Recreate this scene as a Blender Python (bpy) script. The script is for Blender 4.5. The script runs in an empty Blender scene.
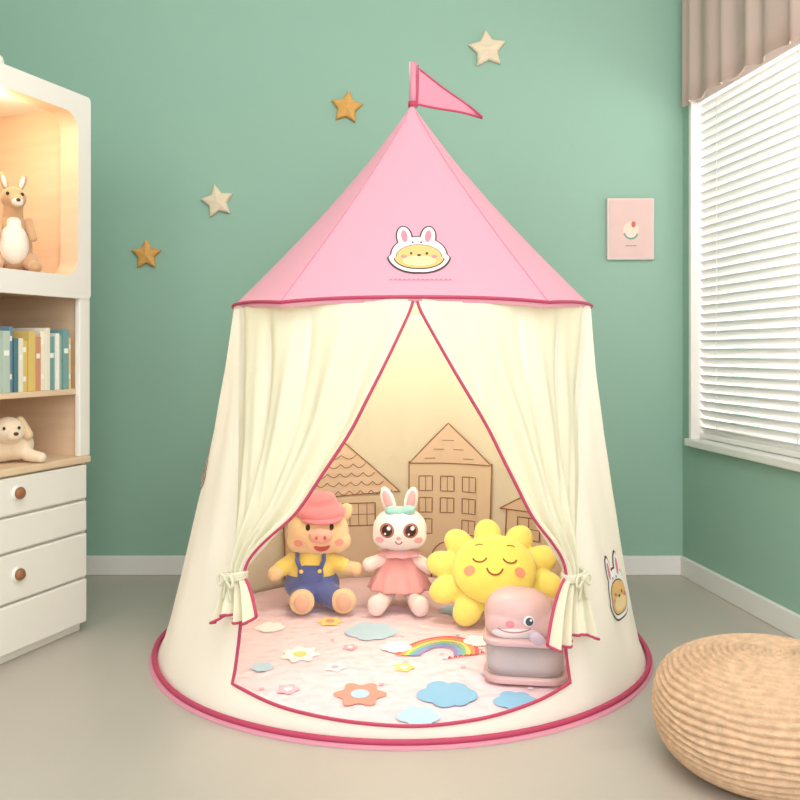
import bpy, bmesh, math, random
import numpy as np
from mathutils import Vector, Matrix, Euler
from mathutils.bvhtree import BVHTree
from math import sin, cos, pi, radians, sqrt, atan2
random.seed(4)
F=885.0; H=0.73; D=2.22
scene=bpy.context.scene
scene.view_settings.view_transform='Standard'
scene.view_settings.look='None'

# ------------------------------------------------------------------ helpers
def lin(c):
    o=[]
    for v in c:
        v=v/255.0
        o.append(v/12.92 if v<=0.04045 else ((v+0.055)/1.055)**2.4)
    return (o[0],o[1],o[2],1.0)
MATS={}
def mat(name,col,rough=0.7,bump=0.0,bscale=200.0,sheen=0.0,transl=0.0,var=0.0,vscale=4.0,trans=0.0,alpha=1.0,emit=0.0,metal=0.0,detail=3.0,stretch=None,col2=None):
    if name in MATS: return MATS[name]
    m=bpy.data.materials.new(name); m.use_nodes=True
    nt=m.node_tree; N=nt.nodes; L=nt.links
    p=N['Principled BSDF']; out=N['Material Output']
    c=lin(col)
    p.inputs['Base Color'].default_value=c
    p.inputs['Roughness'].default_value=rough
    p.inputs['Metallic'].default_value=metal
    p.inputs['Sheen Weight'].default_value=sheen
    p.inputs['Transmission Weight'].default_value=trans
    p.inputs['Alpha'].default_value=alpha
    if emit>0:
        p.inputs['Emission Color'].default_value=c
        p.inputs['Emission Strength'].default_value=emit
    tc=N.new('ShaderNodeTexCoord'); mp=N.new('ShaderNodeMapping')
    L.new(tc.outputs['Object'],mp.inputs['Vector'])
    if stretch: mp.inputs['Scale'].default_value=stretch
    if var>0 or col2:
        n=N.new('ShaderNodeTexNoise'); n.inputs['Scale'].default_value=vscale; n.inputs['Detail'].default_value=detail
        L.new(mp.outputs[0],n.inputs['Vector'])
        r=N.new('ShaderNodeValToRGB')
        r.color_ramp.elements[0].position=0.3; r.color_ramp.elements[1].position=0.7
        if col2: a=lin(col2)
        else: a=tuple([x*(1-var) for x in c[:3]]+[1])
        b=c if col2 else tuple([min(1,x*(1+var)) for x in c[:3]]+[1])
        r.color_ramp.elements[0].color=a; r.color_ramp.elements[1].color=b
        L.new(n.outputs['Fac'],r.inputs['Fac']); L.new(r.outputs['Color'],p.inputs['Base Color'])
    if bump>0:
        n2=N.new('ShaderNodeTexNoise'); n2.inputs['Scale'].default_value=bscale; n2.inputs['Detail'].default_value=4
        L.new(mp.outputs[0],n2.inputs['Vector'])
        b=N.new('ShaderNodeBump'); b.inputs['Strength'].default_value=bump; b.inputs['Distance'].default_value=0.004
        L.new(n2.outputs['Fac'],b.inputs['Height']); L.new(b.outputs[0],p.inputs['Normal'])
    if transl>0:
        t=N.new('ShaderNodeBsdfTranslucent'); t.inputs['Color'].default_value=c
        mx=N.new('ShaderNodeMixShader'); mx.inputs[0].default_value=transl
        L.new(p.outputs[0],mx.inputs[1]); L.new(t.outputs[0],mx.inputs[2]); L.new(mx.outputs[0],out.inputs[0])
    MATS[name]=m
    return m

def empty(name,loc=(0,0,0),rot=(0,0,0),sc=1.0):
    o=bpy.data.objects.new(name,None); o.location=loc; o.rotation_euler=rot; o.scale=(sc,sc,sc)
    o.empty_display_size=0.05
    scene.collection.objects.link(o); return o
def mkobj(name,verts,faces,m,parent=None,smooth=True,mats=None,fmats=None):
    me=bpy.data.meshes.new(name); me.from_pydata([tuple(v) for v in verts],[],faces)
    if mats:
        for q in mats: me.materials.append(q)
        for i,f in enumerate(me.polygons): f.material_index=fmats[i]
    elif m: me.materials.append(m)
    me.validate(); me.update()
    for f in me.polygons: f.use_smooth=smooth
    o=bpy.data.objects.new(name,me); scene.collection.objects.link(o)
    if parent: o.parent=parent
    return o
def fix_normals(o):
    bm=bmesh.new(); bm.from_mesh(o.data); bmesh.ops.recalc_face_normals(bm,faces=bm.faces); bm.to_mesh(o.data); bm.free()
def box(name,lo,hi,m,parent=None,bev=0.003,seg=2):
    bm=bmesh.new(); bmesh.ops.create_cube(bm,size=1)
    for v in bm.verts:
        v.co=Vector([lo[i]+(v.co[i]+.5)*(hi[i]-lo[i]) for i in range(3)])
    if bev>0: bmesh.ops.bevel(bm,geom=list(bm.edges),offset=bev,segments=seg,affect='EDGES',profile=.5)
    me=bpy.data.meshes.new(name); bm.to_mesh(me); bm.free(); me.materials.append(m)
    o=bpy.data.objects.new(name,me); scene.collection.objects.link(o)
    if parent: o.parent=parent
    return o
def grid(name,fn,nu,nv,m,parent=None,closeu=False,smooth=True,thick=0):
    V=[];Fc=[]
    for j in range(nv+1):
        for i in range(nu if closeu else nu+1):
            V.append(fn(i/nu,j/nv))
    w=nu if closeu else nu+1
    for j in range(nv):
        for i in range(nu):
            a=j*w+i; b=j*w+(i+1)%w
            Fc.append((a,b,b+w,a+w))
    o=mkobj(name,V,Fc,m,parent,smooth)
    if thick:
        s=o.modifiers.new('sol','SOLIDIFY'); s.thickness=thick; s.offset=0
    return o
def tube(name,pts,r,m,parent=None,closed=False,taper=None,res=8):
    pts=[Vector(p) for p in pts]; n=len(pts); V=[];Fc=[]
    up=None
    for i,p in enumerate(pts):
        if closed: t=pts[(i+1)%n]-pts[i-1]
        else: t=pts[min(i+1,n-1)]-pts[max(i-1,0)]
        if t.length<1e-9: t=Vector((0,0,1))
        t.normalize()
        if up is None:
            up=Vector((0,0,1)) if abs(t.z)<.9 else Vector((1,0,0))
        a=up-t*up.dot(t)
        if a.length<1e-6: a=Vector((1,0,0))-t*t.x
        a.normalize(); up=a; b=t.cross(a)
        rr=r*(taper(i/(n-1)) if taper else 1)
        for k in range(res):
            an=2*pi*k/res; V.append(p+a*cos(an)*rr+b*sin(an)*rr)
    for i in range(n if closed else n-1):
        for k in range(res):
            a=i*res+k; b=i*res+(k+1)%res; j=((i+1)%n)*res
            Fc.append((a,b,j+(k+1)%res,j+k))
    if not closed:
        Fc.append(tuple(range(res))[::-1]); Fc.append(tuple((n-1)*res+k for k in range(res)))
    return mkobj(name,V,Fc,m,parent)
def ell(c,r,rot=(0,0,0),p=2.0,sub=3):
    return (Vector(c),Vector(r),Euler(rot),p,sub)
def add_ell(bm,e):
    c,r,rot,p,sub=e
    res=bmesh.ops.create_icosphere(bm,subdivisions=sub,radius=1)
    R=rot.to_matrix()
    for v in res['verts']:
        q=v.co
        if p!=2:
            n=(abs(q.x)**p+abs(q.y)**p+abs(q.z)**p)**(1/p); q=q/n
        v.co=c+R@Vector((q.x*r.x,q.y*r.y,q.z*r.z))
def ellobj(name,e,m,parent=None):
    bm=bmesh.new(); add_ell(bm,e); me=bpy.data.meshes.new(name); bm.to_mesh(me); bm.free()
    me.materials.append(m)
    for f in me.polygons: f.use_smooth=True
    o=bpy.data.objects.new(name,me); scene.collection.objects.link(o)
    if parent:o.parent=parent
    return o
def blob(name,es,m,parent=None,vox=0.004,smooth=6):
    bm=bmesh.new()
    for e in es: add_ell(bm,e)
    me=bpy.data.meshes.new(name+'_t'); bm.to_mesh(me); bm.free()
    t=bpy.data.objects.new('tmp',me); scene.collection.objects.link(t)
    r=t.modifiers.new('r','REMESH'); r.mode='VOXEL'; r.voxel_size=vox
    if smooth:
        s=t.modifiers.new('s','SMOOTH'); s.factor=.5; s.iterations=smooth
    dg=bpy.context.evaluated_depsgraph_get(); dg.update()
    ev=t.evaluated_get(dg); nm=bpy.data.meshes.new_from_object(ev)
    bpy.data.objects.remove(t)
    nm.name=name; nm.materials.clear(); nm.materials.append(m)
    for f in nm.polygons: f.use_smooth=True
    o=bpy.data.objects.new(name,nm); scene.collection.objects.link(o)
    if parent:o.parent=parent
    return o
def limb(p0,p1,r0,r1,n=6):
    p0=Vector(p0);p1=Vector(p1)
    return [ell(p0.lerp(p1,i/(n-1)),[r0+(r1-r0)*i/(n-1)]*3,sub=2) for i in range(n)]
# decals: proj(u,v,off)->Vector
def decal(name,outline,proj,m,parent=None,off=0.001,rings=6):
    n=len(outline); cx=sum(p[0] for p in outline)/n; cy=sum(p[1] for p in outline)/n
    V=[proj(cx,cy,off)];Fc=[]
    for k in range(1,rings+1):
        f=k/rings
        for p in outline: V.append(proj(cx+(p[0]-cx)*f,cy+(p[1]-cy)*f,off))
    for i in range(n):
        Fc.append((0,1+i,1+(i+1)%n))
        for k in range(rings-1):
            a=1+k*n; b=a+n
            Fc.append((a+i,b+i,b+(i+1)%n,a+(i+1)%n))
    o=mkobj(name,V,Fc,m,parent); return o
def ribbon(name,pts,w,proj,m,parent=None,off=0.0015,closed=False,step=0.008):
    q=[]
    P=list(pts)+([pts[0]] if closed else [])
    for a,b in zip(P[:-1],P[1:]):
        d=math.hypot(b[0]-a[0],b[1]-a[1]); n=max(1,int(d/step))
        for i in range(n): q.append((a[0]+(b[0]-a[0])*i/n,a[1]+(b[1]-a[1])*i/n))
    q.append(P[-1]); V=[];Fc=[]
    for i,p in enumerate(q):
        a=q[max(0,i-1)]; b=q[min(len(q)-1,i+1)]
        tx,ty=b[0]-a[0],b[1]-a[1]; l=math.hypot(tx,ty) or 1; nx,ny=-ty/l*w/2,tx/l*w/2
        V.append(proj(p[0]+nx,p[1]+ny,off)); V.append(proj(p[0]-nx,p[1]-ny,off))
    for i in range(len(q)-1): Fc.append((2*i,2*i+1,2*i+3,2*i+2))
    return mkobj(name,V,Fc,m,parent)
def ring(cx,cy,rx,ry,n=28,rot=0,fn=None):
    o=[]
    for i in range(n):
        a=2*pi*i/n; k=fn(a) if fn else 1
        x,y=rx*cos(a)*k,ry*sin(a)*k
        o.append((cx+x*cos(rot)-y*sin(rot),cy+x*sin(rot)+y*cos(rot)))
    return o
def arcpts(cx,cy,rx,ry,a0,a1,n=12):
    return [(cx+rx*cos(radians(a0+(a1-a0)*i/n)),cy+ry*sin(radians(a0+(a1-a0)*i/n))) for i in range(n+1)]
def cloud(cx,cy,circles,n=48,s=1.0):
    out=[]
    for i in range(n):
        a=2*pi*i/n; dx,dy=cos(a),sin(a); best=0.004
        for (x,y,r) in circles:
            b=x*dx+y*dy; c=x*x+y*y-r*r; d=b*b-c
            if d>=0:
                t=b+sqrt(d)
                best=max(best,t)
        out.append((cx+dx*best*s,cy+dy*best*s))
    return out
def front_proj(objs):
    trees=[]
    for o in objs: trees.append(BVHTree.FromPolygons([v.co for v in o.data.vertices],[p.vertices for p in o.data.polygons]))
    def f(u,v,off):
        best=None
        for t in trees:
            h=t.ray_cast(Vector((u,-2,v)),Vector((0,1,0)))
            if h[0] is not None and (best is None or h[0].y<best.y): best=h[0]
        if best is None: return Vector((u,0,v))
        return best+Vector((0,-off,0))
    return f

# ------------------------------------------------------------------ materials
M_wall=mat('wall_green_paint',(152,187,169),.85,bump=.05,bscale=90,var=.02,vscale=1.2)
M_white=mat('white_paint',(240,236,231),.5)
M_ceil=mat('ceiling_paint',(236,236,234),.9)
M_floor=mat('floor_vinyl',(190,180,170),.42,bump=.04,bscale=14,var=.04,vscale=3.5,stretch=(1,.35,1))
M_wood=mat('light_wood',(232,202,170),.5,var=.05,vscale=6,stretch=(1,1,9))
M_shelfwhite=mat('cream_lacquer',(244,238,230),.4)
M_cream=mat('tent_cream_fabric',(253,249,238),.85,bump=.10,bscale=35,transl=.22,sheen=.1)
M_cream2=mat('tent_curtain_fabric',(254,250,232),.85,bump=.06,bscale=60,transl=.38)
M_roof=mat('tent_pink_fabric',(239,168,188),.8,bump=.12,bscale=30,transl=.08,sheen=.15)
M_rose=mat('rose_piping',(192,66,100),.6)
M_brown=mat('print_brown',(160,108,76),.8)

# ------------------------------------------------------------------ room
WY=2.88; WX=0.92; CZ=2.5
box('wall_back',(-1.6,WY,0),(WX+.25,WY+.12,CZ),M_wall,bev=0)
box('wall_left',(-1.6,-.6,0),(-1.48,WY,CZ),M_wall,bev=0)
box('floor',(-1.6,-1.2,-.1),(2.0,WY+.12,0),M_floor,bev=0)
box('ceiling',(-1.6,-.6,CZ),(2.0,WY+.12,CZ+.1),M_ceil,bev=0)
ang=atan2(-1,.141)
rw=empty('wall_right',(WX,WY,0),(0,0,ang))
wx0,wx1,wz0,wz1=.066,1.5,.445,1.56
box('below_window',(0,0,0),(3.5,.12,wz0),M_wall,rw,0)
box('above_window',(0,0,wz1),(3.5,.12,CZ),M_wall,rw,0)
box('corner_pier',(0,0,wz0),(wx0,.12,wz1),M_wall,rw,0)
box('far_pier',(wx1,0,wz0),(3.5,.12,wz1),M_wall,rw,0)
box('baseboard_back',(-1.48,WY-.014,0),(WX,WY,.062),M_white,None,.003)
bb=box('baseboard_right',(.012,-.014,0),(3.5,0,.062),M_white,None,.003)
bb.location=(WX,WY,0); bb.rotation_euler=(0,0,ang)
# window
win=empty('window_1',(WX,WY,0),(0,0,ang))
box('sill',(wx0-.012,-.022,wz0-.020),(wx1,.13,wz0+.004),M_white,win,.004)
box('jamb_left',(wx0-.010,-.008,wz0),(wx0+.008,.13,wz1),M_white,win,.003)
box('jamb_right',(wx1-.02,-.008,wz0),(wx1+.02,.13,wz1),M_white,win,.003)
box('head',(wx0,-.008,wz1-.02),(wx1,.1,wz1+.02),M_white,win,.003)
box('sash_bottom',(wx0,.07,wz0),(wx1,.1,wz0+.05),M_white,win,.003)
box('sash_mid',(.74,.07,wz0),(.79,.1,wz1),M_white,win,.003)
M_glass=mat('window_glass',(255,255,255),.02,alpha=.08)
box('glass',(wx0,.083,wz0),(wx1,.087,wz1),M_glass,win,0)
# blinds
bl=empty('venetian_blinds',(WX,WY,0),(0,0,ang))
M_slat=mat('blind_slat',(244,242,239),.6,transl=.26)
V=[];Fc=[]
zz=wz0+.03; 
while zz<wz1-.02:
    a=radians(54); hw=.0150; n=4
    for x in (wx0+.010,wx1-.03):
        for k in range(n+1):
            s=(k/n-.5)*2*hw; c=.0022*(1-(2*k/n-1)**2)
            V.append((x,.03+s*cos(a)-c*sin(a),zz-s*sin(a)-c*cos(a)+.0))
    b=len(V)-2*(n+1)
    for k in range(n): Fc.append((b+k,b+k+1,b+n+1+k+1,b+n+1+k))
    zz+=.0275
sl=mkobj('slats',V,Fc,M_slat,bl)
s=sl.modifiers.new('s','SOLIDIFY'); s.thickness=.0012
box('bottom_rail',(wx0+.010,.02,wz0+.006),(wx1-.03,.04,wz0+.022),M_white,bl,.003)
box('head_rail',(wx0+.010,.01,wz1-.05),(wx1-.03,.05,wz1-.02),M_white,bl,.003)
for i,x in enumerate((.2,.62,1.05)):
    tube('cord_%d'%i,[(x,.012,wz0+.02),(x,.012,wz1-.03)],.0009,M_white,bl)
# valance curtain
M_cur=mat('curtain_linen',(224,201,190),.9,bump=.1,bscale=120,transl=.25)
def vf(u,v):
    x=.055+u*1.6; z=1.505+v*.98
    return (x+.004*sin(u*60),-.028+.010*sin(u*1.6*2*pi/.105+.9*sin(u*13))*(1-.25*v)+.003*sin(u*140),z+.004*sin(u*60)*(1-v))
vo=grid('window_valance',vf,420,12,M_cur,None,thick=.002)
vo.location=(WX,WY,0); vo.rotation_euler=(0,0,ang)

# ------------------------------------------------------------------ wall decorations
M_starP=mat('pale_wood',(232,212,184),.55,var=.05,vscale=20,stretch=(1,1,6))
M_starO=mat('amber_wood',(222,164,84),.5,var=.06,vscale=20,stretch=(1,1,6))
def star(px,py,rp,m,rot):
    X=(px-400)/F*WY; Z=H-(py-350)/F*WY; r=rp/F*WY
    V=[];Fc=[]
    n=10
    for lay,(k,y) in enumerate(((1,0),(1,-.010),(.86,-.015))):
        for i in range(n):
            a=pi/2+rot+2*pi*i/n; rr=r*(1 if i%2==0 else .54)*k
            V.append((rr*cos(a),y,rr*sin(a)))
    V.append((0,-.021,0))
    for l in range(2):
        for i in range(n):
            a=l*n+i;b=l*n+(i+1)%n; Fc.append((a,b,b+n,a+n))
    for i in range(n): Fc.append((2*n+i,2*n+(i+1)%n,3*n))
    Fc.append(tuple(range(n))[::-1])
    o=mkobj('wooden_star',V,Fc,m,None,smooth=False); fix_normals(o)
    o.location=(X,WY-.0005,Z)
    bv=o.modifiers.new('b','BEVEL'); bv.width=.0018; bv.segments=2
star(487,50,20,M_starP,.1); star(347,108,17,M_starO,-.12); star(218,202,17.5,M_starP,.18); star(147,255,15.5,M_starO,.0)
pic=empty('wall_picture',((629.5-400)/F*WY,WY,H-(229.5-350)/F*WY))
w=.153/2*1.0;h=.2/2
M_pf=mat('picture_frame_white',(226,208,202),.5); M_pc=mat('picture_canvas',(226,194,188),.8,var=.03,vscale=10)
box('frame',(-w,-.016,-h),(w,-.0005,h),M_pf,pic,.003)
box('canvas',(-w+.006,-.0175,-h+.006),(w-.006,-.015,h-.006),M_pc,pic,.0005)
fp=lambda u,v,off: Vector((u,-.0177-off,v))
decal('print_moon',ring(0,-.005,.026,.028),fp,mat('pic_cream',(238,216,200),.8),pic,.0006)
ribbon('print_smile',arcpts(0,-.01,.022,.022,190,345),.0055,fp,mat('pic_green',(120,168,150),.8),pic,.0014)
decal('print_dot',ring(.008,.014,.007,.010),fp,mat('pic_red',(208,106,86),.8),pic,.0016)
ribbon('print_caption',[(-.018,-.055),(.018,-.055)],.003,fp,mat('pic_grey',(176,140,132),.8),pic,.0012)

# ------------------------------------------------------------------ TENT
tent=empty('play_tent',(0,D,0))
def cxz(z): return .003+.027*min(max(z/.84,0),1.6)
ZR=[0,.03,.1,.18,.266,.40,.53,.68,.84]; RR=[.592,.580,.560,.541,.522,.495,.473,.453,.438]
def rz(z): return float(np.interp(z,ZR,RR))
def sm(f,z,w=.03): return sum(f(z+w*k/4) for k in range(-4,5))/9
LZ=[0,.07,.15,.275,.41,.572,.83]; LT=[36,36,36.5,38.5,25.5,14,.3]
RZ_=[0,.07,.15,.27,.39,.572,.83]; RT=[36,36,36.2,38,29,19,.3]
def thL(z): return max(.3,sm(lambda q:float(np.interp(q,LZ,LT)),z))
def thR(z): return max(.3,sm(lambda q:float(np.interp(q,RZ_,RT)),z))
def fold(t,z):
    e=min(1,z/.12)*min(1,(.86-z)/.25)
    return e*(.004*sin(9*t+4*z)+.0025*sin(16*t-5*z+1.3)+.0015*sin(27*t+9*z))+.003*sin(7*t)*(1-min(1,z/.1))
def P(t,z,dr=0):
    r=rz(z)+fold(t,z)+dr
    return Vector((cxz(z)+r*sin(t),-r*cos(t),z))
ZT=.835
def wf(u,v):
    z=ZT*v
    a=radians(thR(z)+ (0 if z<.2 else 1.0)); b=2*pi-radians(thL(z)+(0 if z<.2 else 1.0))
    t=a+(b-a)*u
    return P(t,z)
grid('wall_fabric',wf,300,110,M_cream,tent)
def zth(t): d=t/radians(36); return .034+.034*d*d
def tf(u,v):
    t=radians(-36+72*u); return P(t,zth(t)*v)
grid('door_threshold',tf,60,6,M_cream,tent)
pts=[]
for k in range(14):
    z=.262-(.262-.068)*k/13; pts.append(P(-radians(thL(z)),z,.002))
for k in range(1,48):
    t=radians(-36+72*k/48); pts.append(P(t,zth(t),.002))
for k in range(14):
    z=.068+(.262-.068)*k/13; pts.append(P(radians(thR(z)),z,.002))
tube('doorway_piping',pts,.0034,M_rose,tent)
pts=[(.003+.598*sin(2*pi*i/120)*(1+.004*sin(7*2*pi*i/120)),-.598*cos(2*pi*i/120),.011) for i in range(120)]
tube('bottom_rim_piping',pts,.0058,M_rose,tent,closed=True)
M_rimp=mat('rim_pink',(222,146,166),.8)
V=[(0.003,0,.006)]+[(.003+.606*sin(2*pi*i/96),-.606*cos(2*pi*i/96),.006) for i in range(96)]+[(.003+.609*sin(2*pi*i/96),-.609*cos(2*pi*i/96),.0005) for i in range(96)]
Fc=[(0,1+i,1+(i+1)%96) for i in range(96)]+[(1+i,97+i,97+(i+1)%96,1+(i+1)%96) for i in range(96)]
gs=mkobj('groundsheet',V,Fc,M_rimp,tent); fix_normals(gs)
# curtains
def curtain(side):
    sg=-1 if side=='L' else 1
    th=thL if side=='L' else thR
    zt=.272; tiea=38.2 if side=='L' else 38
    zend=.185 if side=='L' else .155
    def f(s,v):
        if v<.78:
            t=v/.78; z=.828+(zt-.828)*t
            ti=th(z)-.3
            k=t**.85
            te=66+(tiea+3.0-66)*k
            if t>.75: ti=ti+(tiea-1.3-ti)*((t-.75)/.25)**2
            A=.002+.0075*sin(pi*min(1,t*1.02))**.8 if t<.6 else .002+.0075*(1-.25*(t-.6)/.4)
            base=.003+.018*t
        else:
            t=(v-.78)/.22; z=zt+(zend-zt)*t
            spread=t**.7
            ti=tiea-1.3-(5.5 if side=='L' else 7.5)*spread; te=tiea+3.0+.6*spread
            z+= -.010*sin(s*7)*t + (.02*(1-s)*t if side=='L' else -.0)
            A=.0075+.005*t; base=.021+.010*t
        tt=ti+(te-ti)*s
        fr=base*(1-.8*max(0,(s-.75)/.25)*(1-(v if v<.78 else .78)))
        fo=A*(sin(2*pi*(3.6*s+.25*sin(5*v))+.5)+.4*sin(2*pi*8.3*s+2*v))
        if v<.78:
            fade=min(1,(1-s)/.35)
            sink=max(0,(s-.9)/.1)*.006
            return P(sg*radians(tt),z,fr*(.35+.65*fade)+fo*fade-sink*(1-v/.78))
        return P(sg*radians(tt),z,fr+fo)
    o=grid('curtain_'+side,f,110,120,M_cream2,tent,thick=.0015)
    edge=[f(0,v/100) for v in range(101)]
    tube('curtain_piping_'+side,edge,.0033,M_rose,tent)
    hem=[f(s/50,1) for s in range(51)]
    tube('curtain_hem_'+side,hem,.0028,M_rose,tent)
    c=P(sg*radians(tiea+.9),zt,.020)
    tang=Vector((cos(sg*radians(tiea)),sin(sg*radians(tiea)),0)); nrm=Vector((sin(sg*radians(tiea)),-cos(sg*radians(tiea)),0))
    pts=[c+tang*.024*cos(2*pi*i/32)+nrm*.020*sin(2*pi*i/32)+Vector((0,0,.004*cos(2*pi*i/32))) for i in range(32)]
    for dz in (-.005,0,.005):
        tube('tie_band_%s_%d'%(side,int(dz*1000)),[p+Vector((0,0,dz)) for p in pts],.0042,M_cream2,tent,closed=True)
    kn=c+nrm*.024
    ellobj('tie_knot_'+side,ell(kn,(.008,.008,.008)),M_cream2,tent)
    for q in (-1,1):
        lp=[kn+tang*q*(.022*sin(pi*i/16))*1.0+Vector((0,0,.011*sin(2*pi*i/16)-.006*sin(pi*i/16)))+nrm*.003 for i in range(17)]
        tube('tie_loop_%s_%d'%(side,q),lp,.0030,M_cream2,tent)
        tl=[kn+tang*q*.012*(i/8)+Vector((0,0,-.045*i/8)) for i in range(9)]
        tube('tie_tail_%s_%d'%(side,q),tl,.0026,M_cream2,tent)
curtain('L'); curtain('R')
# roof
def pent(t):
    seg=2*pi/5; a=((t+ seg/2)%seg)-seg/2
    return cos(pi/5)/cos(a)
ZA=1.338; ZE=.832
def roofP(t,v,dr=0):
    mixk=.38*min(1,v*4)
    R=.474*((1-mixk)*.972+mixk*pent(t)*1.05)
    vv=v**1.06
    r=.006+(R-.006)*vv - .010*sin(pi*v)
    seg=2*pi/5; a=abs(((t+seg/2)%seg)-seg/2)/(seg/2)
    z=ZA+(ZE-ZA)*v - .008*(a**3)*v**4 + .004*v**4
    return Vector((.030+(r+dr)*sin(t),-(r+dr)*cos(t),z+dr*.9))
rf=grid('roof_fabric',lambda u,v: roofP(2*pi*u,v),200,50,M_roof,tent,closeu=True)
# white coated inner face of the roof canvas
grid('roof_liner',lambda u,v: roofP(2*pi*u,.06+.92*v,-.006),120,24,mat('roof_liner_cream',(253,246,232),.9),tent,closeu=True)
tube('eave_piping',[roofP(2*pi*i/160,1,.001) for i in range(160)],.0036,M_rose,tent,closed=True)
grid('eave_band',lambda u,v:roofP(2*pi*u,1)+Vector((-.002*v*sin(2*pi*u),.002*v*cos(2*pi*u),-.010*v)),160,2,M_roof,tent,closeu=True)
M_seam=mat('roof_seam',(220,142,162),.8)
for k in range(5):
    t=pi/5+2*pi/5*k
    tube('roof_seam_%d'%k,[roofP(t,.03+.97*i/30,.0004) for i in range(31)],.0013,M_seam,tent)
def TX(px): return (px-400)/F*D
def TZ(py): return H-(py-350)/F*D
M_pole=mat('pole_white',(235,225,225),.4)
tube('flag_pole',[(.030,0,1.30),(.028,0,1.40),(.026,0,1.452)],.004,M_pole,tent)
M_flag=mat('flag_pink',(240,160,182),.8,transl=.2)
tube('flag_sleeve',[(TX(413),0,TZ(107)),(TX(413.5),0,TZ(90)),(TX(413.5),0,TZ(63))],.011,M_flag,tent,res=12,taper=lambda q:1.0-.2*q)
tube('flag_sleeve_trim',[(TX(413)-.0,-.0,TZ(107)),(TX(413),0,TZ(102))],.0122,M_rose,tent,res=14)
def flg(u,v):
    a=Vector((TX(418),0,TZ(69))).lerp(Vector((TX(417),0,TZ(105))),v); tip=Vector((TX(482),0,TZ(118)))
    p=a.lerp(tip,u*.995); p.y+=.012*sin(u*6+v)*u-.006; return p
grid('flag_pennant',flg,30,10,M_flag,tent,thick=.0015)
fe=[flg(i/20,0) for i in range(21)]+[flg(1-i/20,1) for i in range(21)]+[flg(0,1-i/6) for i in range(1,6)]
tube('flag_trim',fe,.0028,M_rose,tent,closed=True)
ribbon('sleeve_stripe',[(TX(418),TZ(66)),(TX(417),TZ(105))],.004,lambda u,v,o:Vector((u,-.010,v)),M_rose,tent)

# bunny print
M_pw=mat('print_white',(255,252,250),.8); M_pd=mat('print_dark',(92,62,66),.8)
M_po=mat('print_orange',(244,192,124),.8); M_ppk=mat('print_pink',(236,140,156),.8); M_py=mat('print_cream_yellow',(250,222,166),.8)
def bunny_print(tag,proj,s,parent,extra=True):
    def R(n,o,m,off): decal(tag+'_'+n,[(a*s,b*s) for a,b in o],proj,m,parent,off,rings=6)
    bell=lambda a:1.0+.10*abs(cos(a))*(1 if sin(a)<0 else -.2)
    R('ol',ring(0,-.08,.49,.375,40,fn=bell),M_pd,.0012)
    for q,sx in ((-.24,1),(.16,-1)):
        R('earo%d'%sx,ring(q,.27,.145,.24,rot=.14*sx),M_pd,.0011)
        R('ear%d'%sx,ring(q,.26,.118,.215,rot=.14*sx),M_pw,.0022)
        R('eari%d'%sx,ring(q,.28,.055,.125,rot=.14*sx),M_ppk,.0028)
    R('hood',ring(0,-.08,.462,.347,40,fn=bell),M_pw,.0020)
    R('faceo',ring(0,-.13,.39,.245,40,fn=bell),M_pd,.0026)
    R('face',ring(0,-.13,.373,.228,40,fn=bell),M_po,.0032)
    R('chin',ring(0,-.22,.27,.10),M_py,.0038)
    R('eyeL',ring(-.13,-.08,.022,.026,12),M_pd,.0044); R('eyeR',ring(.13,-.08,.022,.026,12),M_pd,.0044)
    R('nose',ring(0,-.12,.035,.022,12),M_pd,.0048)
    R('ckL',ring(-.25,-.14,.05,.03,14),M_ppk,.0044); R('ckR',ring(.25,-.14,.05,.03,14),M_ppk,.0044)
    R('heL',ring(-.1,.15,.018,.022,12),M_pd,.0030); R('heR',ring(.04,.15,.018,.022,12),M_pd,.0030)
tr=BVHTree.FromPolygons([v.co for v in rf.data.vertices],[p.vertices for p in rf.data.polygons])
def roofproj(u,v,off):
    h=tr.ray_cast(Vector((u,-2,v)),Vector((0,1,0)))
    n=h[1]; n=n if n.y<0 else -n
    return h[0]+n*off
zc=H+100*1.87/F; xc=19*1.87/F
bunny_print('roof_bunny',lambda u,v,o:roofproj(xc+u,zc+v*.93,o),.128,tent)
for i in range(14):
    x=-.062+i*.0094
    ribbon('roof_text_%d'%i,[(x,-.069),(x+.003,-.066),(x+.006,-.069)],.0015,lambda u,v,o:roofproj(xc+u,zc+v,o),mat('roof_text_pink',(204,110,138),.8),tent)
def wallproj(tc,zc):
    def f(u,v,o):
        t=radians(tc)+u/rz(zc); return P(t,zc+v,o)
    return f
bunny_print('side_bunny_r',wallproj(63,.20),.15,tent)
bunny_print('side_bunny_r2',wallproj(90,.46),.10,tent)
bunny_print('side_bunny_l',wallproj(-84,.45),.13,tent)
M_lin=mat('lining_cream',(254,246,222),.9,bump=.08,bscale=40,transl=.3)
def LP(t,z,dr): 
    r=rz(z)+fold(t,z)*1.0-dr
    return Vector((cxz(z)+r*sin(t),-r*cos(t),z))
grid('inner_lining',lambda u,v:LP(radians(85+190*u),.01+.815*v,.008),160,60,M_lin,tent)
def houseproj(u,v,o):
    r=rz(v)-.01; c=cxz(v)
    t=pi-math.asin(max(-.98,min(.98,(u-c)/r)))
    return LP(t,max(0.005,v),.010+o*1.2)
def HPx(px,py): return ((px-400)/322.,H-(py-350)/322.)
M_hf=mat('house_fill',(251,232,200),.9,transl=.25)
M_hr=mat('house_roof_fill',(252,228,200),.9,transl=.25)
def hpoly(n,pts,m,off): decal(n,sum([[ (HPx(*a)[0]+(HPx(*b)[0]-HPx(*a)[0])*k/6,HPx(*a)[1]+(HPx(*b)[1]-HPx(*a)[1])*k/6) for k in range(6)] for a,b in zip(pts,pts[1:]+pts[:1])],[]),houseproj,m,tent,off,rings=10)
hl_i=[0]
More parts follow.
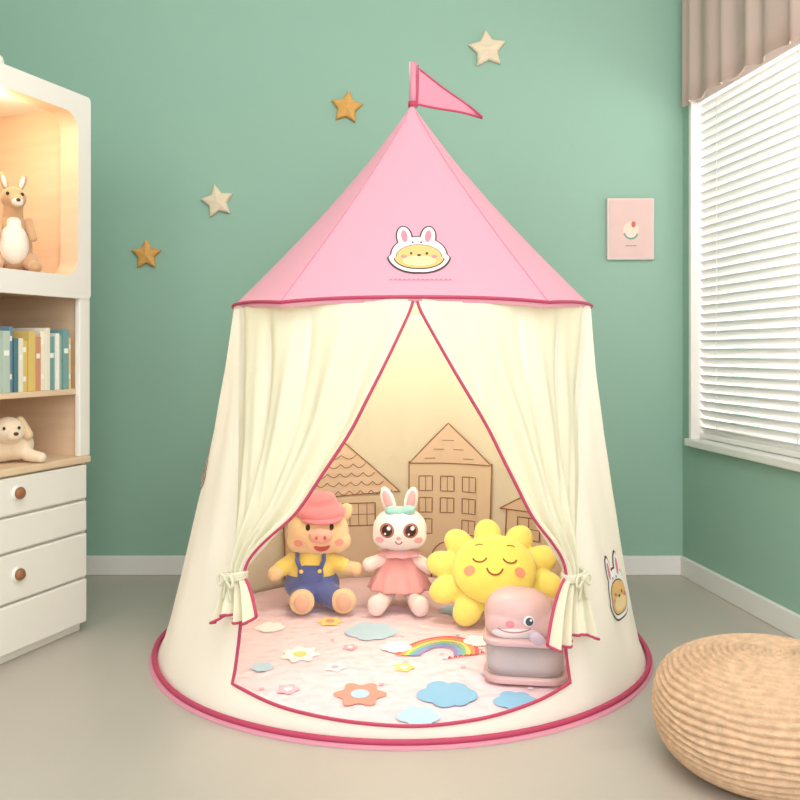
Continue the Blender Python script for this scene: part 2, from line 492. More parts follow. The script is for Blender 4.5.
def hl(pts,closed=False,w=.0036):
    hl_i[0]+=1
    ribbon('house_line_%d'%hl_i[0],[HPx(*p) for p in pts],w,houseproj,M_brown,tent,.004,closed)
hpoly('house_c_wall',[(409,459),(489,459),(489,588),(409,588)],M_hf,.001)
hpoly('house_c_roof',[(409,461),(447,421),(489,461)],M_hr,.002)
hl([(409,459),(409,588)]);hl([(489,459),(489,588)]);hl([(409,461),(447,421),(489,461)],True)
for y in (432,441,450):
    k=(y-421)/40
    hl([(447-38*k+5,y+6),(447-38*k+15,y+6)],w=.002); hl([(447+42*k-16,y+6),(447+42*k-6,y+6)],w=.002)
for r in range(3):
    for c in range(3):
        x=419+c*21;y=474+r*22
        if r==2 and c==1: continue
        hl([(x,y),(x+13,y),(x+13,y+15),(x,y+15)],True,.0030); hl([(x+6.5,y),(x+6.5,y+15)],w=.002)
hl([(432,588),(432,560)]+[(449+17*cos(radians(a)),558-17*sin(radians(a))) for a in range(180,-1,-20)]+[(466,588)])
hpoly('house_l_wall',[(288,494),(388,494),(388,588),(288,588)],M_hf,.001)
hpoly('house_l_roof',[(276,496),(344,438),(400,490)],M_hr,.002)
hl([(276,496),(344,438),(400,490)],True);hl([(388,494),(388,588)]);hl([(288,494),(288,588)])
for r in range(5):
    y=452+r*9; k_=(y-438)/56.
    x0=344-64*k_;x1=344+54*k_; n=max(1,int((x1-x0)/10)); 
    for i in range(n):
        a=x0+(x1-x0)*i/n;b=x0+(x1-x0)*(i+1)/n
        hl([(a+(b-a)*j/6,y+4*sin(pi*j/6)) for j in range(7)],w=.0022)
for (x,y,w_,h_) in ((342,501,33,23),(300,510,26,26)):
    hl([(x,y),(x+w_,y),(x+w_,y+h_),(x,y+h_)],True)
    for q in (1,2,3): hl([(x+w_*q/4,y),(x+w_*q/4,y+h_)],w=.002)
    hl([(x,y+h_/2),(x+w_,y+h_/2)],w=.002)
hpoly('house_r_wall',[(503,500),(575,500),(575,588),(503,588)],M_hf,.001)
hpoly('house_r_roof',[(497,502),(522,484),(572,484),(585,502)],M_hr,.002)
hl([(497,502),(522,484),(572,484),(585,502)],True);hl([(503,502),(503,588)]);hl([(575,502),(575,588)])
hl([(513,508),(531,508),(531,530),(513,530)],True);hl([(522,508),(522,530)],w=.0022);hl([(513,519),(531,519)],w=.0022)
hl([(541,508),(560,508),(560,530),(541,530)],True)
hl([(265,470)]+[(262+12*cos(radians(a)),486-12*sin(radians(a))) for a in range(60,-61,-20)])

# ------------------------------------------------------------------ play mat
pm=empty('play_mat',(.003,D,.0075))
m=mat('mat_quilt',(250,216,224),.9,sheen=.2)
nt=m.node_tree;N=nt.nodes;L=nt.links
tc=[n for n in N if n.type=='TEX_COORD'][0]
vo_=N.new('ShaderNodeTexVoronoi'); vo_.inputs['Scale'].default_value=34; vo_.feature='SMOOTH_F1'; L.new(tc.outputs['Object'],vo_.inputs['Vector'])
bp=N.new('ShaderNodeBump'); bp.inputs['Strength'].default_value=.9; bp.inputs['Distance'].default_value=.011; bp.invert=True
L.new(vo_.outputs['Distance'],bp.inputs['Height']); L.new(bp.outputs[0],N['Principled BSDF'].inputs['Normal'])
Rm=.565
def mf(u,v):
    a=2*pi*u
    if v<.8: r=Rm*v/.8; z=.010
    else: k=(v-.8)/.2; r=Rm+.006*sin(k*pi/2)*1.0; z=.010*cos(k*pi/2)
    z+= .0012*sin(r*150)*sin(a*12)*(1 if v<.8 else 0)
    return (r*sin(a),-r*cos(a),z)
grid('quilt',mf,120,40,m,pm,closeu=True)
def MP(px,py):
    Y=(H-.018)*F/(py-350); return ((px-400)/F*Y-.003,Y-D)
mproj=lambda u,v,o:Vector((u,v,.0122+o))
def mcloud(n,px,py,wpx,m,s=1,asp=.62,off=.0006):
    cx,cy=MP(px,py); w=wpx*(cy+D)/F/2
    cs=[(0,0,.5*w),(-.5*w,-.05*w,.38*w),(.5*w,-.05*w,.38*w),(-.2*w,.35*w,.38*w),(.28*w,.3*w,.36*w),(-.1*w,-.35*w,.35*w),(.3*w,-.32*w,.3*w)]
    decal(n,[(a,cy+(b-cy)*1.35) for a,b in cloud(cx,cy,cs)],mproj,m,pm,off,1)
M_blue=mat('mat_blue',(146,194,228),.9,bump=.2,bscale=150); M_lb=mat('mat_paleblue',(190,218,236),.9); M_mw=mat('mat_white',(254,250,250),.9)
M_or=mat('mat_coral',(246,158,140),.9); M_ye=mat('mat_yellow',(250,224,140),.9); M_mp=mat('mat_pinkflower',(246,184,198),.9)
mcloud('cloud_1',447,695,70,M_blue); mcloud('cloud_2',371,632,60,M_lb); mcloud('cloud_3',516,702,52,M_blue)
mcloud('cloud_4',396,648,36,M_mw,off=.0012); mcloud('cloud_5',478,642,34,M_mw,off=.0012);mcloud('cloud_6',418,717,50,M_lb)
mcloud('cloud_7',270,628,34,M_mw);mcloud('cloud_8',455,611,36,M_lb);mcloud('cloud_9',262,668,26,M_lb)
def mflower(n,px,py,wpx,m,mc,k=6):
    cx,cy=MP(px,py); w=wpx*(cy+D)/F/2
    decal(n,ring(cx,cy,w,w*1.2,60,fn=lambda a:.86+.14*cos(k*a)),mproj,m,pm,.0006,1)
    decal(n+'_c',ring(cx,cy,w*.35,w*.42,20),mproj,mc,pm,.0012,1)
mflower('flower_1',360,695,54,M_or,M_lb); mflower('flower_2',300,655,40,M_mw,M_ye,7); mflower('flower_3',330,622,26,M_ye,M_or)
mflower('flower_4',288,690,24,M_mp,M_mw,5); mflower('flower_5',545,672,30,M_mp,M_ye,5); mflower('flower_6',335,668,22,M_mw,M_mp,5)
mflower('flower_7',404,668,22,M_ye,M_mw,5); mflower('flower_8',350,648,16,M_mp,M_mw,5)
cols=[(236,110,110),(246,166,104),(252,222,124),(146,202,156),(130,176,222),(176,150,206)]
cx,cy=MP(438,654)
for i,c in enumerate(cols):
    R=.092-i*.0098
    ribbon('rainbow_%d'%i,[(a+(b-cy)*.25,b) for a,b in arcpts(cx,cy-.02,R,R*1.5,5,178,26)],.0094,mproj,mat('rainbow%d'%i,c,.9),pm,.0009)
cx,cy=MP(455,660)
for i in range(7):
    x=cx+.013*i-.015; 
    ribbon('letter_%d'%i,[(x,cy+.006*i),(x+.004,cy+.020+.006*i),(x+.008,cy+.006*i+.004)],.0038,mproj,mat('letter_red',(220,84,96),.9),pm,.0008)
for i in range(26):
    a=random.uniform(0,2*pi); r=random.uniform(.1,.5); q=random.choice([M_mw,M_ye,M_mp,M_lb])
    decal('dot_%d'%i,ring(r*sin(a),-abs(r*cos(a))*.95,.006,.007,12),mproj,q,pm,.0004,1)

# ------------------------------------------------------------------ plush toys
def plush(name,col,**k): return mat(name,col,.95,bump=.35,bscale=260,sheen=.5,var=.03,vscale=40,**k)
ZM=.0205
S=361.
M_blk=mat('eye_black',(28,22,24),.2); M_ew=mat('eye_white',(255,255,255),.4)
def toy(name,px,Y,rotz=0,z=0):
    return empty(name,((px-400)/F*Y,Y,ZM+z),(0,0,rotz))
# --- pig
Yp=2.45; pig=toy('pig_plush',316,Yp,.08)
def Q(px,py,y=0,o=(316,617)): return Vector(((px-o[0])/S,y,(o[1]-py)/S))
k=1/S
M_pig=plush('plush_peach',(249,210,160)); M_hat=plush('plush_coral',(236,134,140)); M_yel=plush('plush_yellow',(250,220,116)); M_navy=plush('plush_navy',(98,108,168)); M_sn=plush('plush_snout',(246,178,156)); M_sole=plush('plush_sole',(236,186,158))
head=blob('head',[ell(Q(318,541,-.01),(31*k,25*k,24*k)),ell(Q(302,550,-.02),(15*k,14*k,12*k)),ell(Q(336,550,-.02),(15*k,14*k,12*k))],M_pig,pig)
blob('snout',[ell(Q(321,541,-.078),(12*k,9*k,8*k))],M_sn,pig)
blob('ear_l',[ell(Q(291,524,-.0),(8*k,5*k,11*k),(0,-.6,0))],M_pig,pig); blob('ear_r',[ell(Q(344,524,0),(8*k,5*k,11*k),(0,.6,0))],M_pig,pig)
blob('cap',[ell(Q(320,520,-.015),(26*k,23*k,10*k),(.25,.05,0)),ell(Q(317,513,-.0),(20*k,19*k,11*k),(0,-.2,0)),ell(Q(307,508,0),(9*k,8*k,6*k))],M_hat,pig)
blob('cap_brim',[ell(Q(322,526,-.052),(21*k,13*k,3.2*k),(.25,0,0))],M_hat,pig,vox=.003,smooth=2)
fp1=front_proj([head]); 
for q in (-1,1):
    decal('eye_%d'%q,ring(Q(320,0).x+q*11.5*k,Q(0,533).z,2.2*k,3.0*k,14),fp1,M_blk,pig,.0015)
    ellobj('nostril_%d'%q,ell(Q(321+q*4,541,-.1025),(1.4*k,1.2*k,2.0*k)),mat('nostril',(196,104,90),.8),pig)
    decal('cheek_%d'%q,ring(Q(319,0).x+q*20*k,Q(0,549).z,4.5*k,3.5*k,16),fp1,mat('cheek_pink',(246,164,150),.9),pig,.0012)
decal('mouth',arcpts(Q(322,0).x,Q(0,551).z,8*k,6.5*k,180,360,14),fp1,mat('mouth_red',(206,92,88),.7),pig,.0016)
blob('shirt',[ell(Q(312,578,0),(25*k,20*k,20*k)),ell(Q(312,566,0),(19*k,17*k,10*k))]+limb(Q(294,570,-.01),Q(282,577,-.02),9*k,8.5*k,4)+limb(Q(331,570,-.01),Q(343,575,-.02),9*k,8.5*k,4),M_yel,pig)
blob('hand_l',limb(Q(282,577,-.02),Q(276,581,-.03),7.5*k,8*k,4),M_pig,pig); blob('hand_r',limb(Q(344,576,-.02),Q(355,577,-.035),7*k,7.5*k,4),M_pig,pig)
blob('overalls',[ell(Q(312,594,0),(28*k,23*k,19*k))]+limb(Q(304,600,-.03),Q(303,604,-.075),13*k,11*k,4)+limb(Q(325,600,-.03),Q(337,604,-.07),13*k,11*k,4),M_navy,pig)
blob('bib',[ell(Q(311,582,-.042),(13*k,7*k,11*k),p=3.5)],M_navy,pig)
for q in (-1,1):
    tube('strap_%d'%q,[Q(311+q*10,574,-.060),Q(311+q*13,567,-.050),Q(311+q*13,560,-.035)],.006,M_navy,pig)
    ellobj('button_%d'%q,ell(Q(311+q*9,576,-.068),(2*k,1.2*k,2*k)),M_yel,pig)
for q,px in ((0,303),(1,343)):
    blob('foot_%d'%q,[ell(Q(px,603.5,-.085),(12.5*k,9*k,12.5*k))],M_pig,pig)
    ellobj('sole_%d'%q,ell(Q(px,603,-.101),(8*k,4*k,9*k)),M_sole,pig)
# --- bunny
Yb=2.44; bun=toy('bunny_plush',400,Yb,-.05)
def Qb(px,py,y=0): return Q(px,py,y,(400,620))
M_bw=plush('plush_white',(254,248,243)); M_bp=plush('plush_pink',(250,182,186)); M_dr=plush('plush_dress',(248,174,172)); M_aq=plush('plush_aqua',(162,214,210)); M_skin=plush('plush_blush',(252,230,224))
bh=blob('head',[ell(Qb(400,541,-.01),(27*k,23*k,22*k)),ell(Qb(387,547,-.02),(14*k,13*k,13*k)),ell(Qb(413,547,-.02),(14*k,13*k,13*k))],M_bw,bun)
for q,px,a in ((0,388,-.34),(1,411,.20)):
    blob('ear_%d'%q,[ell(Qb(px,514,0),(7*k,5*k,15*k),(0,a,0))],M_bw,bun)
    blob('inner_ear_%d'%q,[ell(Qb(px,513,-.011),(4.2*k,3*k,11*k),(0,a,0))],M_bp,bun,vox=.0025,smooth=2)
blob('bow',[ell(Qb(393,523,-.03),(8*k,7*k,5.5*k),(0,.3,0)),ell(Qb(408,522,-.03),(8*k,7*k,5.5*k),(0,-.3,0)),ell(Qb(400,523,-.035),(4*k,6*k,4*k))],M_aq,bun,vox=.003,smooth=3)
fb=front_proj([bh])
for q in (-1,1):
    X=Qb(400+q*11.5,0).x
    decal('eye_ring_%d'%q,ring(X,Qb(0,539).z,7.2*k,7.2*k,20),fb,mat('eye_rim',(176,112,100),.5),bun,.0012)
    decal('eye_%d'%q,ring(X,Qb(0,539).z,5.2*k,5.4*k,20),fb,mat('eye_brownblack',(70,38,36),.25),bun,.0020)
    decal('glint_%d'%q,ring(X+1.8*k,Qb(0,536.5).z,2*k,2*k,12),fb,M_ew,bun,.0028)
    decal('glint2_%d'%q,ring(X-1.8*k,Qb(0,542).z,1.1*k,1.1*k,10),fb,M_ew,bun,.0028)
    decal('cheek_%d'%q,ring(Qb(400+q*19,0).x,Qb(0,549).z,4*k,3*k,16),fb,M_bp,bun,.0014)
decal('nose',ring(0,Qb(0,546).z,2.4*k,1.7*k,12),fb,M_dr,bun,.0022)
ribbon('mouth',arcpts(0,Qb(0,549).z,3*k,3*k,180,360,8),1.1*k,fb,mat('print_brownred',(180,90,84),.8),bun,.002,step=.002)
def skirt(u,v):
    a=2*pi*u; r=(13+18*v**.8)*k*(1+.06*v*sin(a*11)); return Vector((r*sin(a),-r*.85*cos(a),Qb(0,566+34*v).z))
grid('dress_skirt',skirt,110,14,M_dr,bun,closeu=True,thick=.003)
dt=blob('dress_top',[ell(Qb(400,572,0),(15*k,13*k,13*k)),ell(Qb(400,585,0),(19*k,17*k,12*k))],M_dr,bun)
def frill(u,v):
    a=2*pi*u; r=(10+11*v)*k*(1+.09*v*sin(a*9)); return Vector((r*sin(a),-r*cos(a)-.003,Qb(0,561+5*v).z))
grid('collar_frill',frill,100,5,M_bp,bun,closeu=True,thick=.003)
blob('arm_l',limb(Qb(386,570,-.01),Qb(370,575,-.03),6.5*k,7.2*k,6),M_skin,bun); blob('arm_r',limb(Qb(414,570,-.01),Qb(429,577,-.03),6.5*k,7.2*k,6),M_skin,bun)
blob('leg_l',limb(Qb(389,603,-.02),Qb(381,610,-.08),8*k,8.5*k,5)+[ell(Qb(379,609,-.09),(9*k,7*k,10.5*k))],M_skin,bun)
blob('leg_r',limb(Qb(411,603,-.02),Qb(419,610,-.08),8*k,8.5*k,5)+[ell(Qb(421,609,-.09),(9*k,7*k,10.5*k))],M_skin,bun)
ribbon('dress_text',[(Qb(392+i*2,0).x,Qb(0,576+ (1.8 if i%2 else 0)).z) for i in range(9)],.9*k,front_proj([dt]),M_brown,bun,.008,step=.002)
# --- sun
Ys=2.32; sun=toy('sun_plush',494,Ys,-.08,.006)
tilt=empty('sun_body',(0,0,.121),(-.70,0.02,0),.93); tilt.parent=sun
M_sun=plush('plush_sunny',(255,234,112)); M_ray=plush('plush_ray',(254,231,120)); M_or2=plush('plush_orangecheek',(250,166,130))
es=[]
for i in range(10):
    a=pi/2+.12+2*pi*i/10; c=Vector((46*k*cos(a)*1.15,.012,45*k*sin(a)))
    es.append(ell(c,(18*k,10*k,14.5*k),(0,-a,0)))
es.append(ell((0,.01,0),(45*k,12*k,40*k)))
blob('rays',es,M_ray,tilt,vox=.004,smooth=4)
sf=blob('face',[ell((0,-.02,0),(43*k,19*k,38*k))],M_sun,tilt)
fs=front_proj([sf]); Mbr=mat('stitch_brown',(150,86,50),.8)
for q in (-1,1):
    ribbon('closed_eye_%d'%q,arcpts(q*15*k,4*k,7*k,6*k,195,345,10),1.6*k,fs,Mbr,tilt,.002,step=.002)
    decal('cheek_%d'%q,ring(q*25*k,-10*k,5.5*k,5*k,18),fs,M_or2,tilt,.002)
    ribbon('brow_%d'%q,arcpts(q*16*k,15*k,5*k,4*k,40,140,6),1.1*k,fs,Mbr,tilt,.002,step=.002)
ribbon('smile',arcpts(0,-7*k,8*k,8*k,190,350,12),1.7*k,fs,Mbr,tilt,.002,step=.002)

# ------------------------------------------------------------------ whale toy box
Yw=1.93; wh=empty('whale_toy_box',((525-400)/F*Yw,Yw,ZM),(0,0,-.15))
kw=Yw/F
M_wp=mat('plastic_pink',(246,208,208),.22,transl=.25); M_tub=mat('plastic_clear_pink',(253,240,240),.08,trans=.7); M_wb=mat('plastic_white',(250,245,244),.3)
ellobj('base',ell((0,0,.010),(41*kw,32*kw,.010),p=5),M_wp,wh)
ellobj('tub',ell((0,0,.012+20*kw),(39*kw,31*kw,21*kw),p=5,sub=4),M_tub,wh)
ellobj('contents',ell((0,.0,.012+15*kw),(31*kw,24*kw,12*kw),p=4),M_wb,wh)
wt=blob('whale_head',[ell((-6*kw,0,62*kw),(34*kw,29*kw,25*kw),(0,.05,0),p=2.5,sub=5),ell((8*kw,0,56*kw),(30*kw,27*kw,18*kw),(0,.15,0),p=2.5,sub=5),ell((-14*kw,-4*kw,56*kw),(26*kw,27*kw,17*kw),p=2.4,sub=4)],M_wp,wh,vox=.003,smooth=8)
ellobj('head_rim',ell((0,0,41*kw),(41*kw,33*kw,4*kw),p=5,sub=4),M_wp,wh)
blob('tail_fin',limb((22*kw,6*kw,58*kw),(40*kw,6*kw,66*kw),12*kw,7*kw,6)+[ell((45*kw,0,74*kw),(9*kw,6*kw,5*kw),(0,-.7,.4)),ell((45*kw,12*kw,74*kw),(9*kw,6*kw,5*kw),(0,-.7,-.4))],M_wp,wh,vox=.003,smooth=3)
fw=front_proj([wt])
decal('belly',ring(-8*kw,50*kw,24*kw,6*kw,28),fw,M_wb,wh,.0012)
decal('eye_white',ring(4*kw,63*kw,5.2*kw,5.2*kw,20),fw,M_ew,wh,.0010)
decal('eye',ring(4.6*kw,62.5*kw,3.8*kw,4.0*kw,20),fw,mat('eye_slate',(70,78,96),.2),wh,.0018)
decal('eye_glint',ring(6*kw,64*kw,1.2*kw,1.2*kw,10),fw,M_ew,wh,.0026)
decal('cheek',ring(-14*kw,60*kw,4.5*kw,3*kw,20),fw,M_ppk,wh,.0018)
ribbon('mouth',arcpts(-10*kw,58*kw,17*kw,6*kw,200,340,14),1.1*kw,fw,mat('whale_line',(196,120,126),.6),wh,.0024,step=.003)
blob('fin',[ell((12*kw,-31*kw,47*kw),(9*kw,4*kw,6*kw),(0,.5,0))],mat('fin_lilac',(214,194,212),.4),wh,vox=.003,smooth=2)

# ------------------------------------------------------------------ pouf
M_rope=mat('jute_rope',(222,184,152),.9,bump=.6,bscale=170,var=.14,vscale=60)
def pouf_prof(s):
    a=s*pi; p=2.7
    x=abs(sin(a))**(2/p); z=(abs(cos(a))**(2/p))*(1 if cos(a)>0 else -1)
    return x,z
samples=[pouf_prof(i/2000*.93) for i in range(2001)]
RX,RZp=.196,.102
cum=[0]
for a,b in zip(samples[:-1],samples[1:]): cum.append(cum[-1]+math.hypot((a[0]-b[0])*RX,(a[1]-b[1])*RZp))
tot=cum[-1]; nr=36; seg=9
def pf(u,v):
    s=v*tot
    a=2*pi*u
    ph=v*nr+ .16*sin(3*a+v*9)+.12*sin(7*a+v*23)+.05*sin(17*a+v*60)
    i=int(np.searchsorted(cum,s)); i=min(max(i,1),2000)
    x,z=samples[i]; x0,z0=samples[i-1]
    tx,tz=(x-x0)*RX,(z-z0)*RZp; l=math.hypot(tx,tz) or 1
    nx,nz=-tz/l,tx/l
    b=.0072*abs(sin(pi*ph))**.7
    r=x*RX+nx*b*1; zz=z*RZp+nz*b*1
    w=1+.012*sin(2*a+1)+.006*sin(5*a)
    return (r*w*sin(a),r*w*cos(a),.0985+zz)
po=grid('woven_pouf',pf,200,nr*seg,M_rope,None,closeu=True)
po.location=(.648,1.545,0)

# ------------------------------------------------------------------ bookcase
ang2=radians(70)
BX,BY=-.812,2.31
bc=empty('bookcase',(BX,BY,0),(0,0,ang2))
Ls=.80; Dp=.30
z0,z1,z2,z3,zt=.02,.456,.63,.862,1.386
box('plinth',(-Ls+.01,.02,0),(-.01,Dp,.03),M_shelfwhite,bc,.002)
box('cabinet_body',(-Ls,.012,.02),(0,Dp,z1-.018),M_shelfwhite,bc,.003)
box('cabinet_top',(-Ls-.0,-.008,z1-.018),(.0,Dp,z1),M_wood,bc,.004)
dz=[(.346,.434),(.262,.340),(.144,.256),(.026,.138)]
M_knob=mat('knob_brown',(150,98,64),.35)
for i,(a,b) in enumerate(dz):
    box('drawer_%d'%i,(-Ls+.012,-.004,a),(-.012,.016,b),M_shelfwhite,bc,.004)
    if i in (0,2):
        for j,x in enumerate((-.255,-.62)):
            ellobj('knob_%d_%d'%(i,j),ell((x,-.014,(a+b)/2+.006),(.0145,.010,.0145)),M_knob,bc)
            ellobj('knob_rim_%d_%d'%(i,j),ell((x,-.006,(a+b)/2+.006),(.018,.006,.018)),M_white,bc)
for n,x0 in (('end_panel_far',-.022),('end_panel_near',-Ls)):
    box(n,(x0,.0,z1),(x0+.022,Dp,zt-.02),M_shelfwhite,bc,.003)
    xi=x0-.004 if n.endswith('far') else x0+.022
    box(n+'_veneer',(xi,.012,z1),(xi+.004,Dp-.01,zt-.03),M_wood,bc,0)
box('back_panel',(-Ls+.02,Dp-.012,z1),(-.02,Dp,zt-.02),M_wood,bc,0)
box('shelf_mid',(-Ls+.02,.006,z2-.014),(-.02,Dp-.01,z2),M_wood,bc,.002)
box('shelf_upper',(-Ls+.02,.004,z3+.006),(-.02,Dp-.01,z3+.052),M_wood,bc,.002)
box('stile_far',(-.040,-.004,z1),(0,.012,z3+.01),M_shelfwhite,bc,.003)
box('stile_near',(-Ls,-.004,z1),(-Ls+.04,.012,z3+.01),M_shelfwhite,bc,.003)
box('top_panel',(-Ls,.0,zt-.03),(0,Dp,zt-.002),M_shelfwhite,bc,.01)
def rrect(x0,x1,za,zb,r,n=8):
    o=[]
    for cx,cz,a0 in ((x1-r,zb-r,0),(x0+r,zb-r,90),(x0+r,za+r,180),(x1-r,za+r,270)):
        for i in range(n+1):
            a=radians(a0+90*i/n); o.append((cx+r*cos(a),cz+r*sin(a)))
    return o
inn=rrect(-Ls+.045,-.048,z3+.056,zt-.052,.045); outr=rrect(-Ls,0,z3,zt,.012)
V=[];Fc=[];n=len(inn)
for y in (-.006,.014):
    for p in outr: V.append((p[0],y,p[1]))
    for p in inn: V.append((p[0],y,p[1]))
for i in range(n):
    j=(i+1)%n
    Fc.append((i,j,n+j,n+i)); Fc.append((2*n+i,3*n+i,3*n+j,2*n+j)); Fc.append((i,2*n+i,2*n+j,j)); 
mkobj('face_frame',V,Fc,M_shelfwhite,bc,smooth=False)
Fc2=[(n+i,n+(i+1)%n,3*n+(i+1)%n,3*n+i) for i in range(n)]
mkobj('opening_edge',[(v[0],v[1] if v[1]<0 else .05,v[2]) for v in V],Fc2,M_wood,bc,smooth=True)
ellobj('puck_light',ell((-.26,.10,zt-.045),(.035,.035,.008),p=4),mat('puck_glow',(255,226,170),.4,emit=6),bc)
ld=bpy.data.lights.new('shelf_lamp','POINT'); ld.energy=1.2; ld.color=(1,.78,.54); ld.shadow_soft_size=.04
lo=bpy.data.objects.new('shelf_lamp',ld); scene.collection.objects.link(lo); lo.parent=bc; lo.location=(-.24,.09,zt-.085)
bcols=[(240,232,214),(120,162,160),(244,240,232),(226,196,116),(84,124,134),(240,220,184),(160,186,168),(246,242,236),(214,148,116),(110,142,168),(236,228,202),(190,204,188),(240,208,140)]
bm=[mat('book_cover_%d'%i,c,.6) for i,c in enumerate(bcols)]+[mat('book_pages',(246,240,226),.9),mat('book_label',(250,246,236),.7)]
V=[];Fc=[];Fm=[]
def addbox(lo,hi,mi,frontmi=None):
    b=len(V)
    for z in (lo[2],hi[2]):
        for y in (lo[1],hi[1]):
            for x in (lo[0],hi[0]): V.append((x,y,z))
    for q,f in enumerate(((0,2,3,1),(4,5,7,6),(0,1,5,4),(2,6,7,3),(0,4,6,2),(1,3,7,5))):
        Fc.append(tuple(b+i for i in f)); Fm.append(mi)
x=-.046; i=0
while x>-.60:
    w=random.uniform(.011,.022); h=random.uniform(.12,.158); d=random.uniform(.10,.13)
    ci=random.randrange(len(bcols)); y0=random.uniform(.012,.024)
    addbox((x-w,y0,z2+.0005),(x-w+.0018,y0+d,z2+h),ci); addbox((x-.0018,y0,z2+.0005),(x,y0+d,z2+h),ci)
    addbox((x-w,y0-.001,z2+.0005),(x,y0+.003,z2+h),ci)
    addbox((x-w+.0018,y0+.003,z2+.003),(x-.0018,y0+d-.004,z2+h-.004),len(bcols))
    for zz in (.78,.2) if i%3==0 else ((.6,) if i%3==1 else ()):
        addbox((x-w+.003,y0-.0018,z2+h*zz),(x-.003,y0-.0008,z2+h*zz+.012),len(bcols)+1)
    x-=w+.0012; i+=1
bk=mkobj('book_row',V,Fc,None,None,smooth=False,mats=bm,fmats=Fm); bk.location=(BX,BY,0); bk.rotation_euler=(0,0,ang2)

def shelf_pt(x,y,z):
    c,s=cos(ang2),sin(ang2); return (BX+x*c-y*s,BY+x*s+y*c,z)
M_kb=plush('plush_tan',(212,168,122)); M_kw=plush('plush_ivory',(250,240,226)); M_kd=mat('plush_darkbrown',(96,62,44),.9)
kz=z3+.0525
kg=empty('kangaroo_plush',shelf_pt(-.175,.085,kz),(0,0,radians(30)),1.02)
blob('body',[ell((0,0,.065),(.045,.042,.06)),ell((0,-.002,.11),(.033,.032,.04))]+limb((.0,0,.12),(.0,-.012,.165),.026,.024,5),M_kb,kg)
blob('belly',[ell((0,-.016,.07),(.036,.034,.052)),ell((0,-.013,.115),(.022,.024,.03))],M_kw,kg)
blob('head',[ell((0,-.018,.182),(.030,.030,.028)),ell((0.004,-.046,.172),(.017,.022,.015))],M_kb,kg)
blob('muzzle',[ell((0.004,-.058,.168),(.014,.014,.011))],M_kw,kg,vox=.003)
ellobj('nose',ell((.004,-.073,.171),(.005,.004,.004)),M_kd,kg)
for q in (-1,1):
    blob('ear_%d'%q,[ell((q*.020,-.006,.222),(.0095,.006,.024),(0,q*.28,0))],M_kb,kg,vox=.003,smooth=2)
    blob('ear_inner_%d'%q,[ell((q*.020,-.011,.222),(.0055,.004,.017),(0,q*.28,0))],M_kw,kg,vox=.0025,smooth=1)
    ellobj('eye_%d'%q,ell((q*.016,-.043,.189),(.004,.003,.0045)),M_blk,kg)
    blob('arm_%d'%q,limb((q*.034,-.012,.128),(q*.040,-.048,.085),.012,.010,6),M_kb,kg)
    blob('leg_%d'%q,limb((q*.036,-.01,.035),(q*.042,-.045,.019),.022,.014,6)+[ell((q*.043,-.055,.0165),(.016,.024,.0155))],M_kb,kg)
blob('tail',limb((0.02,.035,.03),(.06,.05,.014),.018,.009,7),M_kb,kg)
pz=z1+.0005
pp=empty('puppy_plush',shelf_pt(-.205,.085,pz),(0,0,radians(35)),.98)
M_pp=plush('plush_beige',(242,220,192)); 
blob('body',[ell((-.01,.01,.04),(.066,.045,.040)),ell((.03,0,.042),(.042,.038,.038))]+limb((.05,-.03,.02),(.075,-.06,.014),.017,.014,5)+limb((-.05,-.02,.02),(-.05,-.055,.015),.018,.014,5),M_pp,pp)
blob('head',[ell((.004,-.032,.082),(.040,.036,.034)),ell((.012,-.062,.072),(.020,.018,.015))],M_pp,pp)
ellobj('nose',ell((.013,-.081,.077),(.006,.004,.0045)),M_kd,pp)
for q in (-1,1):
    blob('ear_%d'%q,limb((.004+q*.030,-.024,.105),(.004+q*.046,-.034,.070),.012,.014,5),plush('plush_tan2',(228,196,156)),pp)
    ellobj('eye_%d'%q,ell((.006+q*.017,-.0655,.090),(.0035,.003,.004)),M_blk,pp)
blob('tail',limb((-.06,.03,.05),(-.085,.035,.085),.012,.008,5),M_pp,pp)
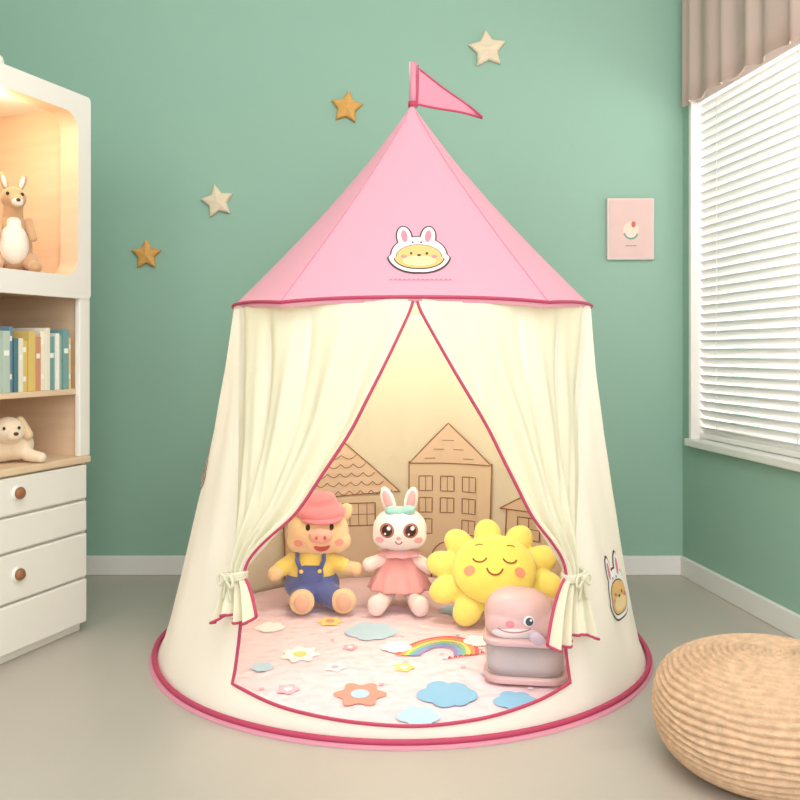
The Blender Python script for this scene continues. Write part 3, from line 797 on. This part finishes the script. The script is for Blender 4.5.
def vs(u,v):
    pr=[(0,0),(.024,0),(.038,.015),(.045,.04),(.038,.065),(.020,.080),(.017,.092),(.021,.098),(.016,.096),(.012,.08),(0,.02)]
    s=v*(len(pr)-1); i=min(int(s),len(pr)-2); f=s-i
    r=pr[i][0]*(1-f)+pr[i+1][0]*f; z=pr[i][1]*(1-f)+pr[i+1][1]*f
    return (r*.5*cos(2*pi*u),r*.5*sin(2*pi*u),z*.5)
vz=grid('round_vase',vs,48,50,mat('ceramic_white',(240,236,228),.3),None,closeu=True)
vz.location=shelf_pt(-.270,.05,zt-.001)

# ------------------------------------------------------------------ lights, world, camera
w=bpy.data.worlds.new('world'); scene.world=w; w.use_nodes=True
w.node_tree.nodes['Background'].inputs[0].default_value=(1,.99,.975,1)
w.node_tree.nodes['Background'].inputs[1].default_value=1.2
def area(name,loc,target,sx,sy,e,col=(1,1,1)):
    l=bpy.data.lights.new(name,'AREA'); l.shape='RECTANGLE'; l.size=sx; l.size_y=sy; l.energy=e; l.color=col
    o=bpy.data.objects.new(name,l); scene.collection.objects.link(o); o.location=loc
    d=Vector(target)-Vector(loc); o.rotation_euler=d.to_track_quat('-Z','Y').to_euler(); return o
area('overhead_fill',(.1,.9,2.44),(.05,1.9,0),1.4,1.0,30,(1,.98,.95))  # added soft fill from above, not an actual ceiling fixture
area('front_fill',(.6,-1.1,1.5),(0,2.2,.5),1.8,1.5,28,(1,.98,.96))  # added fill behind the camera to flatten the lighting, no real source
area('side_fill',(-1.3,.1,1.6),(1.1,2.3,.3),.8,1.0,9,(1,.98,.95))  # added fill from the left to lift the right wall
tl=bpy.data.lights.new('tent_fill','POINT'); tl.energy=5.0; tl.color=(1,.97,.90); tl.shadow_soft_size=.05  # added fill under the roof to brighten the interior, no lamp hangs there
to=bpy.data.objects.new('tent_fill',tl); scene.collection.objects.link(to); to.location=(.03,D-.05,.93)
c,s=cos(ang),sin(ang)
def RWp(x,y,z): return (WX+x*c-y*s,WY+x*s+y*c,z)
area('window_daylight',RWp(.8,.45,1.25),RWp(.8,-1,.5),1.6,1.1,50,(1,.99,.97))
cam=bpy.data.cameras.new('camera'); co=bpy.data.objects.new('camera',cam); scene.collection.objects.link(co)
co.location=(0,0,H); co.rotation_euler=(pi/2,0,0)
cam.sensor_width=36; cam.lens=36*F/800; cam.shift_y=-50/800.; cam.clip_start=.01
scene.camera=co
